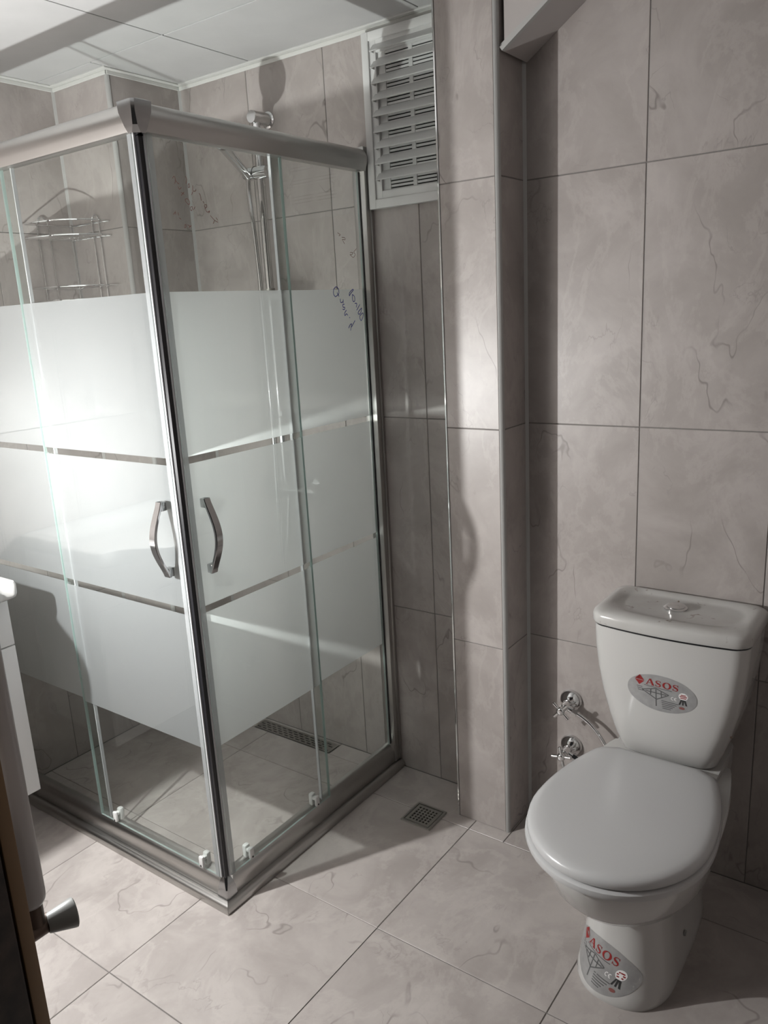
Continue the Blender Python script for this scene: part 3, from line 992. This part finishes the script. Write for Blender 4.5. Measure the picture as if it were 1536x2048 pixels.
pd = B()
pd.loft([foot(z, hw, y0, y1) for z, hw, y0, y1 in ((0.0, 0.106, 0.264, 0.70), (0.010, 0.108, 0.262, 0.70), (0.03, 0.106, 0.268, 0.70), (0.08, 0.098, 0.285, 0.70), (0.14, 0.092, 0.300, 0.70), (0.20, 0.092, 0.304, 0.71), (0.26, 0.098, 0.296, 0.72), (0.30, 0.105, 0.285, 0.73))])
pedestal = pd.done("pedestal", M_PORC, to)
bw = B()
bw.loft([egg(y0, y1, hw, hb, z) for z, y0, y1, hw, hb in ((0.235, 0.30, 0.62, 0.085, 0.075), (0.248, 0.235, 0.63, 0.125, 0.10), (0.268, 0.190, 0.65, 0.148, 0.115), (0.30, 0.160, 0.67, 0.163, 0.125), (0.34, 0.140, 0.69, 0.170, 0.13), (0.372, 0.121, 0.70, 0.178, 0.135), (0.384, 0.119, 0.70, 0.179, 0.135), (0.390, 0.123, 0.70, 0.175, 0.135))])
bw.done("bowl", M_PORC, to)
rd = B().loft([rrect(TX, hw, 0.55, y1, z, 0.03) for z, hw, y1 in ((0.25, 0.10, 0.74), (0.30, 0.115, 0.77), (0.36, 0.125, 0.785), (0.404, 0.125, 0.79))])
rd.done("rear_deck", M_PORC, to)
st = B()
st.loft([egg(0.101 + i, 0.576 - i, 0.189 - i, 0.130 - i, z) for z, i in ((0.3935, 0.008), (0.396, 0.002), (0.402, 0.0), (0.409, 0.001), (0.4125, 0.006))])
st.done("seat", M_SEAT, to)
lidb = B()
lidb.loft([egg(0.106 + i, 0.578 - i, 0.186 - i, 0.130 - i, z) for z, i in ((0.4130, 0.008), (0.416, 0.002), (0.422, 0.0), (0.430, 0.002), (0.4350, 0.008), (0.4375, 0.020), (0.4395, 0.045), (0.4405, 0.09))])
lidb.done("seat_lid", M_SEAT, to)
for s in (-1, 1):
    B().tube([(TX + s * 0.07 - 0.02, 0.588, 0.411), (TX + s * 0.07 + 0.02, 0.588, 0.411)], 0.0070, 14).done("hinge", M_SEAT, to)

# cistern
ct = B()
ct.loft([rrect(TX + 0.003, hw, y0, 0.792, z, r, bow=bo) for z, hw, y0, r, bo in ((0.404, 0.098, 0.634, 0.03, 0.008), (0.407, 0.108, 0.622, 0.034, 0.010), (0.414, 0.114, 0.616, 0.035, 0.012), (0.45, 0.1265, 0.608, 0.035, 0.014), (0.50, 0.142, 0.602, 0.035, 0.016), (0.56, 0.1565, 0.597, 0.034, 0.017), (0.62, 0.1665, 0.593, 0.033, 0.018), (0.68, 0.1725, 0.590, 0.032, 0.018), (0.7315, 0.175, 0.589, 0.032, 0.018))])
cistern = ct.done("cistern", M_PORC, to)
B().loft([rrect(TX + 0.003, 0.1735, 0.5905, 0.790, z, 0.032, bow=0.018) for z in (0.7310, 0.7375)]).done("lid_gap_shade", M_BLACK, to)  # black ring painted as the shade between tank and lid
cl = B()
cl.loft([rrect(TX + 0.003, hw, y0, y1, z, r, bow=bo) for z, hw, y0, y1, r, bo in (
    (0.737, 0.1775, 0.586, 0.795, 0.033, 0.018), (0.742, 0.179, 0.584, 0.796, 0.034, 0.018), (0.757, 0.179, 0.584, 0.796, 0.034, 0.018),
    (0.764, 0.176, 0.588, 0.793, 0.032, 0.018), (0.768, 0.170, 0.596, 0.787, 0.03, 0.018), (0.7695, 0.162, 0.606, 0.780, 0.03, 0.018),
    (0.7690, 0.153, 0.622, 0.771, 0.05, 0.016), (0.7635, 0.144, 0.631, 0.764, 0.055, 0.014), (0.7610, 0.132, 0.641, 0.754, 0.05, 0.012))])
cl.done("cistern_lid", M_DIRTY, to)
fb = B().lathe((0.889, 0.700, 0.7605), (0, 0, 1), [(0, 0.027), (0.004, 0.027), (0.0055, 0.025), (0.006, 0.0215), (0.0085, 0.0215), (0.0095, 0.019)], 32)
fb.done("flush_button", M_CHROME, to)


# ---- stickers draped on the porcelain
def bvh_of(o):
    at = WORLD_AT[o.name]
    return BVHTree.FromPolygons([v.co + at for v in o.data.vertices], [list(p.vertices) for p in o.data.polygons])


def letter(ch):
    """serif capitals as quads in a 0..1 box: list of (left polyline, right polyline) ribbons"""
    out = []

    def bar(p, q, w0, w1=None):
        w1 = w0 if w1 is None else w1
        p, q = Vector((*p, 0)), Vector((*q, 0))
        d = (q - p).normalized(); n = Vector((-d.y, d.x, 0))
        out.append(([p + n * w0 / 2, q + n * w1 / 2], [p - n * w0 / 2, q - n * w1 / 2]))
    if ch == 'A':
        bar((0.08, 0.03), (0.47, 1.0), 0.09); bar((0.52, 1.0), (0.92, 0.03), 0.24)
        bar((0.22, 0.34), (0.74, 0.34), 0.08); bar((-0.04, 0.03), (0.30, 0.03), 0.06); bar((0.66, 0.03), (1.06, 0.03), 0.06)
    elif ch == 'O':
        Lp, Rp = [], []
        for k in range(25):
            a = 2 * math.pi * k / 24
            Lp.append(Vector((0.5 + 0.52 * math.cos(a), 0.5 + 0.53 * math.sin(a), 0)))
            Rp.append(Vector((0.5 + 0.28 * math.cos(a), 0.5 + 0.44 * math.sin(a), 0)))
        out.append((Lp, Rp))
    elif ch == 'S':
        ctrl = [(0.80, 0.78), (0.70, 0.93), (0.48, 0.97), (0.24, 0.90), (0.16, 0.74), (0.28, 0.60), (0.52, 0.50), (0.74, 0.40), (0.82, 0.24), (0.72, 0.08), (0.48, 0.02), (0.24, 0.08), (0.14, 0.26)]
        wd = [0.04, 0.07, 0.08, 0.12, 0.18, 0.22, 0.24, 0.22, 0.18, 0.12, 0.08, 0.07, 0.04]
        Lp, Rp = [], []
        for i, p in enumerate(ctrl):
            a = Vector((*ctrl[max(i - 1, 0)], 0)); c = Vector((*ctrl[min(i + 1, len(ctrl) - 1)], 0))
            d = (c - a).normalized(); n = Vector((-d.y, d.x, 0)); p = Vector((*p, 0))
            Lp.append(p + n * wd[i] / 2); Rp.append(p - n * wd[i] / 2)
        out.append((Lp, Rp))
        bar((0.82, 0.70), (0.82, 1.0), 0.05); bar((0.12, 0.0), (0.12, 0.32), 0.05)
    return out


def sticker(target, centre, right, up, w, h, parent, label, tilt):
    tree = bvh_of(target)
    right = Vector(right).normalized(); up = Vector(up).normalized()
    ct_, st_ = math.cos(tilt), math.sin(tilt)
    right, up = right * ct_ + up * st_, up * ct_ - right * st_
    nrm = right.cross(up).normalized()            # points out of the surface
    c = Vector(centre)

    def drape(x, y, lift):
        o = c + right * (x * w / 2) + up * (y * h / 2) + nrm * 0.15
        hit = tree.ray_cast(o, -nrm, 0.4)
        p = hit[0] if hit[0] is not None else c + right * (x * w / 2) + up * (y * h / 2)
        n = hit[1] if hit[1] is not None else nrm
        if n.dot(nrm) < 0: n = -n
        return p + n * lift
    # u,v in -1..1 of the ellipse

    def disc(cx, cy, rx, ry, lift, nr, na):
        b = B()
        rings = [[drape(cx + rx * r / nr * math.cos(2 * math.pi * k / na), cy + ry * r / nr * math.sin(2 * math.pi * k / na), lift) for k in range(na)] for r in range(1, nr + 1)]
        vs = [[b.bm.verts.new(p) for p in rg_] for rg_ in rings]
        mid = b.bm.verts.new(drape(cx, cy, lift))
        for k in range(na):
            b.bm.faces.new((mid, vs[0][k], vs[0][(k + 1) % na]))
            for r in range(nr - 1):
                b.bm.faces.new((vs[r][k], vs[r + 1][k], vs[r + 1][(k + 1) % na], vs[r][(k + 1) % na]))
        return b

    def ribbons(b, Lp, Rp, lift):
        for i in range(len(Lp) - 1):
            a0, a1, c0, c1 = Lp[i], Lp[i + 1], Rp[i], Rp[i + 1]
            n = max(1, int((Vector(a1) - Vector(a0)).length / 0.12))
            for k in range(n):
                t0, t1 = k / n, (k + 1) / n
                q = [a0.lerp(a1, t0), c0.lerp(c1, t0), c0.lerp(c1, t1), a0.lerp(a1, t1)]
                b.faces([drape(p.x, p.y, lift) for p in q], [(0, 1, 2, 3)])
    base = disc(0, 0, 1, 1, 0.0006, 8, 48).done("sticker", M_SILVER, parent, label=label)
    # red logo lozenge + letters
    red = B()
    for cx, cy, s in ((-0.64, 0.53, 1.0),):
        ribbons(red, [Vector((cx - 0.13 * s, cy, 0)), Vector((cx, cy + 0.26 * s, 0))], [Vector((cx, cy - 0.0, 0)), Vector((cx + 0.0, cy + 0.02, 0))], 0.0010)
        for a in (((-0.14, 0), (0, 0.27), (0.14, 0), (0, 0.0)), ((-0.14, -0.03), (0, -0.03), (0.14, -0.03), (0, -0.30))):
            red.faces([drape(cx + q[0], cy + q[1], 0.0010) for q in a], [(0, 1, 2, 3)])
    x = -0.45
    for ch, wd in zip("ASOS", (0.23, 0.19, 0.24, 0.19)):
        for Lp, Rp in letter(ch):
            f = lambda q: Vector((x + q.x * wd, 0.36 + q.y * 0.34 , 0))
            ribbons(red, [f(q) for q in Lp], [f(q) for q in Rp], 0.0011)
        x += wd + 0.03
    red.done("red_lettering", M_RED, base, smooth=False, label="red diamond logo and serif lettering")
    # rosette seal, drawing and small print
    disc(0.62, 0.14, 0.13, 0.20, 0.0010, 2, 18).done("rosette", M_WHITE, base)
    ro = B()
    for yy, hw in ((0.22, 0.07), (0.14, 0.10), (0.05, 0.08)):
        ribbons(ro, [Vector((0.62 - hw, yy + 0.025, 0)), Vector((0.62 + hw, yy + 0.025, 0))], [Vector((0.62 - hw, yy - 0.025, 0)), Vector((0.62 + hw, yy - 0.025, 0))], 0.0013)
    ro.done("rosette_print", M_RED, base, smooth=False)
    rb = B()
    for dx in (-0.06, 0.0, 0.06):
        ribbons(rb, [Vector((0.62 + dx * 0.7 - 0.022, -0.04, 0)), Vector((0.62 + dx * 1.6 - 0.022, -0.34, 0))], [Vector((0.62 + dx * 0.7 + 0.022, -0.04, 0)), Vector((0.62 + dx * 1.6 + 0.022, -0.34, 0))], 0.0011)
    rb.done("rosette_ribbon", M_INK, base, smooth=False)
    ce = B()
    for cx in (0.33, 0.42):
        Lp, Rp = [], []
        for k in range(9):
            a = math.radians(60 + 240 * k / 8)
            Lp.append(Vector((cx + 0.05 * math.cos(a), -0.10 + 0.09 * math.sin(a), 0))); Rp.append(Vector((cx + 0.03 * math.cos(a), -0.10 + 0.055 * math.sin(a), 0)))
        ribbons(ce, Lp, Rp, 0.0011)
    ribbons(ce, [Vector((0.38, -0.09, 0)), Vector((0.42, -0.09, 0))], [Vector((0.38, -0.12, 0)), Vector((0.42, -0.12, 0))], 0.0011)
    ce.done("conformity_mark", M_WHITE, base, smooth=False, label="small white CE mark")
    ln = B()

    def line(p, q, t=0.016):
        p, q = Vector((*p, 0)), Vector((*q, 0)); d = (q - p).normalized(); n = Vector((-d.y * t, d.x * t * 1.6, 0))
        ribbons(ln, [p + n, q + n], [p - n, q - n], 0.0009)
    for p, q in (((-0.55, 0.0), (-0.15, 0.24)), ((-0.15, 0.24), (0.22, 0.03)), ((0.22, 0.03), (-0.12, -0.36)), ((-0.12, -0.36), (-0.55, 0.0)), ((-0.15, 0.2), (-0.12, -0.75)), ((-0.45, -0.02), (0.15, 0.0)), ((-0.30, 0.14), (-0.30, -0.16)), ((0.0, 0.14), (0.02, -0.2))):
        line(p, q)
    for k in range(5):
        line((0.02 + 0.01 * k, -0.36 - 0.1 * k), (0.50 - 0.05 * k, -0.36 - 0.1 * k), 0.012)
    for k in range(3):
        line((-0.72 + 0.02 * k, 0.14 - 0.1 * k), (-0.55 + 0.02 * k, 0.14 - 0.1 * k), 0.012)
    line((-0.5, 0.29), (0.3, 0.29), 0.01)
    ln.done("small_print", M_GREY, base, smooth=False)
    disc(0.60, -0.52, 0.08, 0.07, 0.0010, 1, 12).done("hologram", M_BROWN, base, smooth=False)
    return base


sticker(cistern, (0.898, 0.585, 0.596), (1, 0, 0), (0, 0, 1), 0.158, 0.092, to, "oval silver sticker with red lettering on the cistern front", math.radians(-2))
sticker(pedestal, (0.862, 0.280, 0.072), (0.88, -0.47, 0), (0.0, 0.05, 1), 0.160, 0.112, to, "oval silver sticker with red lettering on the pedestal", math.radians(-10))
B().lathe((TX + 0.152, 0.5958, 0.520), (0, -1, 0), [(0, 0.003), (0.001, 0.003)], 8).done("speck", M_BRONZE, to)
B().lathe((TX + 0.1035, 0.47, 0.075), (1, 0, 0), [(0, 0.007), (0.003, 0.006)], 12).done("fixing_cap", M_KNOB, to)


# ------------------------------------------------------------------ angle valves
def valve(at, spin, label, hose_):
    x, y, z = at
    v = empty("angle_valve", (x, YB, z), label, "valve", "chrome angle valves beside the toilet")
    B().lathe((x, YB - 0.0005, z), (0, -1, 0), [(0, 0.032), (0.003, 0.032), (0.012, 0.028), (0.020, 0.017), (0.024, 0.0125), (0.030, 0.0125)], 28).done("escutcheon", M_CHROME, v)
    bd = B().tube([(x, YB - 0.028, z), (x, YB - 0.058, z)], [0.0115, 0.0115], 16)
    bd.tube([(x, YB - 0.058, z), (x, YB - 0.068, z)], [0.009, 0.007], 16)
    bd.tube([(x, YB - 0.042, z), (x + 0.024, YB - 0.042, z - 0.010)], [0.0085, 0.0085], 14)
    bd.tube([(x + 0.020, YB - 0.042, z - 0.0083), (x + 0.034, YB - 0.042, z - 0.0142)], [0.0105, 0.0105], 6)
    bd.done("body", M_CHROME, v)
    hb = B().lathe((x, YB - 0.066, z), (0, -1, 0), [(0, 0.009), (0.004, 0.0115), (0.012, 0.0115), (0.016, 0.009), (0.017, 0.006)], 18)
    hb.done("hub", M_CHROME, v)
    for k in range(4):
        a = spin + math.pi / 2 * k
        d = Vector((math.cos(a), 0, math.sin(a)))
        c = Vector((x, YB - 0.074, z))
        B().tube([c + d * 0.009, c + d * 0.028, c + d * 0.0295], [0.0042, 0.0050, 0.0035], 10).done("spoke", M_CHROME, v)
    if hose_:
        B().tube(bez((x + 0.033, YB - 0.042, z - 0.014), (x + 0.095, YB - 0.042, z - 0.035), (x + 0.125, YB - 0.05, z - 0.09), (x + 0.165, YB - 0.055, z - 0.17), 14) + bez((x + 0.165, YB - 0.055, z - 0.17), (x + 0.18, YB - 0.052, z - 0.21), (x + 0.188, YB - 0.05, z - 0.06), (x + 0.188, YB - 0.05, z + 0.01), 12)[1:], 0.0052, 10).done("hose", M_CHROME, v, label="flexible braided steel hose")
    return v


valve((0.586, YB, 0.396), math.radians(48), "upper chrome angle valve with a hose leading behind the toilet", True)
valve((0.588, YB, 0.256), math.radians(100), "lower chrome angle valve half hidden by the toilet lid", False)

# ------------------------------------------------------------------ vanity and washbasin at the left edge
va = empty("vanity_cabinet", (-0.83, -0.40, 0.21), "white lacquered vanity cabinet at the left edge beside the shower", "cabinet")
B().box((XL + 0.001, -0.695, 0.21), (-0.649, -0.102, 0.797), 0.001).done("body", M_LACQ, va, smooth=False)
B().box((-0.6485, -0.695, 0.657), (-0.630, -0.101, 0.795), 0.0015).done("drawer_front", M_LACQ, va)
B().box((-0.6485, -0.695, 0.211), (-0.630, -0.400, 0.6535), 0.0015).done("door", M_LACQ, va)
B().box((-0.6485, -0.398, 0.211), (-0.630, -0.101, 0.6535), 0.0015).done("door", M_LACQ, va)
wb = empty("washbasin", (-0.80, -0.40, 0.798), "white ceramic washbasin corner on top of the vanity", "basin")
bb = B()


def o_(i, z, r):
    pts = rrect(-0.803, 0.230 - i, -0.708 + i, -0.092 - i, z, r)
    # rrect has few points on its long right edge: resample it and push the bowl's front out
    ring = []
    n = len(pts)
    for k in range(n):
        a, c = pts[k], pts[(k + 1) % n]
        ring.append(a)
        if k == 6:
            for m in range(1, 24): ring.append(a.lerp(c, m / 24))
    for p in ring:
        if p.x > -0.8:
            u = abs(p.y + 0.40)
            t = min(1, max(0, (0.262 - u) / 0.125)); t = t * t * (3 - 2 * t)
            p.x += 0.136 * t * min(1.0, (p.x + 0.8) / (0.22 - i) if i < 0.2 else 1)
    return ring


bb.loft([o_(0.010, 0.798, 0.016), o_(0.003, 0.803, 0.018), o_(0.0, 0.812, 0.02), o_(0.0, 0.836, 0.02), o_(0.003, 0.843, 0.02), o_(0.012, 0.846, 0.02), o_(0.045, 0.844, 0.03), o_(0.06, 0.828, 0.04), o_(0.085, 0.808, 0.05), o_(0.12, 0.803, 0.05)], True, True)
bb.done("bowl", M_PORC, wb)

# ------------------------------------------------------------------ towel radiator by the door
ra = empty("towel_radiator", (0.16, -0.66, 0.62), "white towel radiator end tube with grey valve knob by the dark door frame", "radiator")
RX, RY = 0.389, -0.655


def d_tube(x, z0, z1, nm):
    rings = []
    for z, s in ((z0, 0.45), (z0 + 0.003, 0.75), (z0 + 0.010, 0.95), (z0 + 0.018, 1.0), (z1 - 0.018, 1.0), (z1 - 0.006, 0.85), (z1, 0.45)):
        sec = [(0.018 * math.cos(a) * s, 0.020 * math.sin(a) * s) for a in [2 * math.pi * k / 24 for k in range(24)]]
        rings.append([Vector((x + u, RY + v, z)) for u, v in sec])
    B().loft(rings).done(nm, M_RAD, ra)


d_tube(RX, 0.684, 1.62, "end_tube"); d_tube(RX - 0.46, 0.684, 1.62, "end_tube")
for k in range(18):
    z = 0.74 + k * 0.042 + (0.06 if k > 5 else 0) + (0.06 if k > 11 else 0)
    if z < 1.6: B().tube([(RX - 0.45, RY + 0.008, z), (RX - 0.01, RY + 0.008, z)], 0.011, 12).done("rung", M_RAD, ra)
for z in (0.80, 1.5):
    for x in (RX - 0.03, RX - 0.43): B().tube([(x, YF + 0.0005, z), (x, RY - 0.01, z)], 0.010, 10).done("wall_stay", M_RAD, ra)
vb = B().tube([(RX, RY, 0.690), (RX, RY, 0.655)], 0.013, 14)
vb.tube([(RX, RY - 0.024, 0.645), (RX, RY + 0.020, 0.645)], [0.013, 0.0135], 14)
vb.tube([(RX, RY - 0.024, 0.645), (RX, YF + 0.001, 0.650)], [0.009, 0.009], 12)
vb.done("valve_body", M_BRONZE, ra)
kd = Vector((0.30, 0.95, -0.02)).normalized()
B().lathe((RX + 0.004, RY + 0.014, 0.646), kd, [(0, 0.0135), (0.002, 0.0145), (0.035, 0.0215), (0.038, 0.0215), (0.0395, 0.019)], 28).done("valve_knob", M_KNOB, ra)
for s in (0,): B().tube([(RX - 0.46, RY, 0.69), (RX - 0.46, RY, 0.65), (RX - 0.46, YF + 0.001, 0.65)], 0.010, 12).done("return_pipe", M_BRONZE, ra)
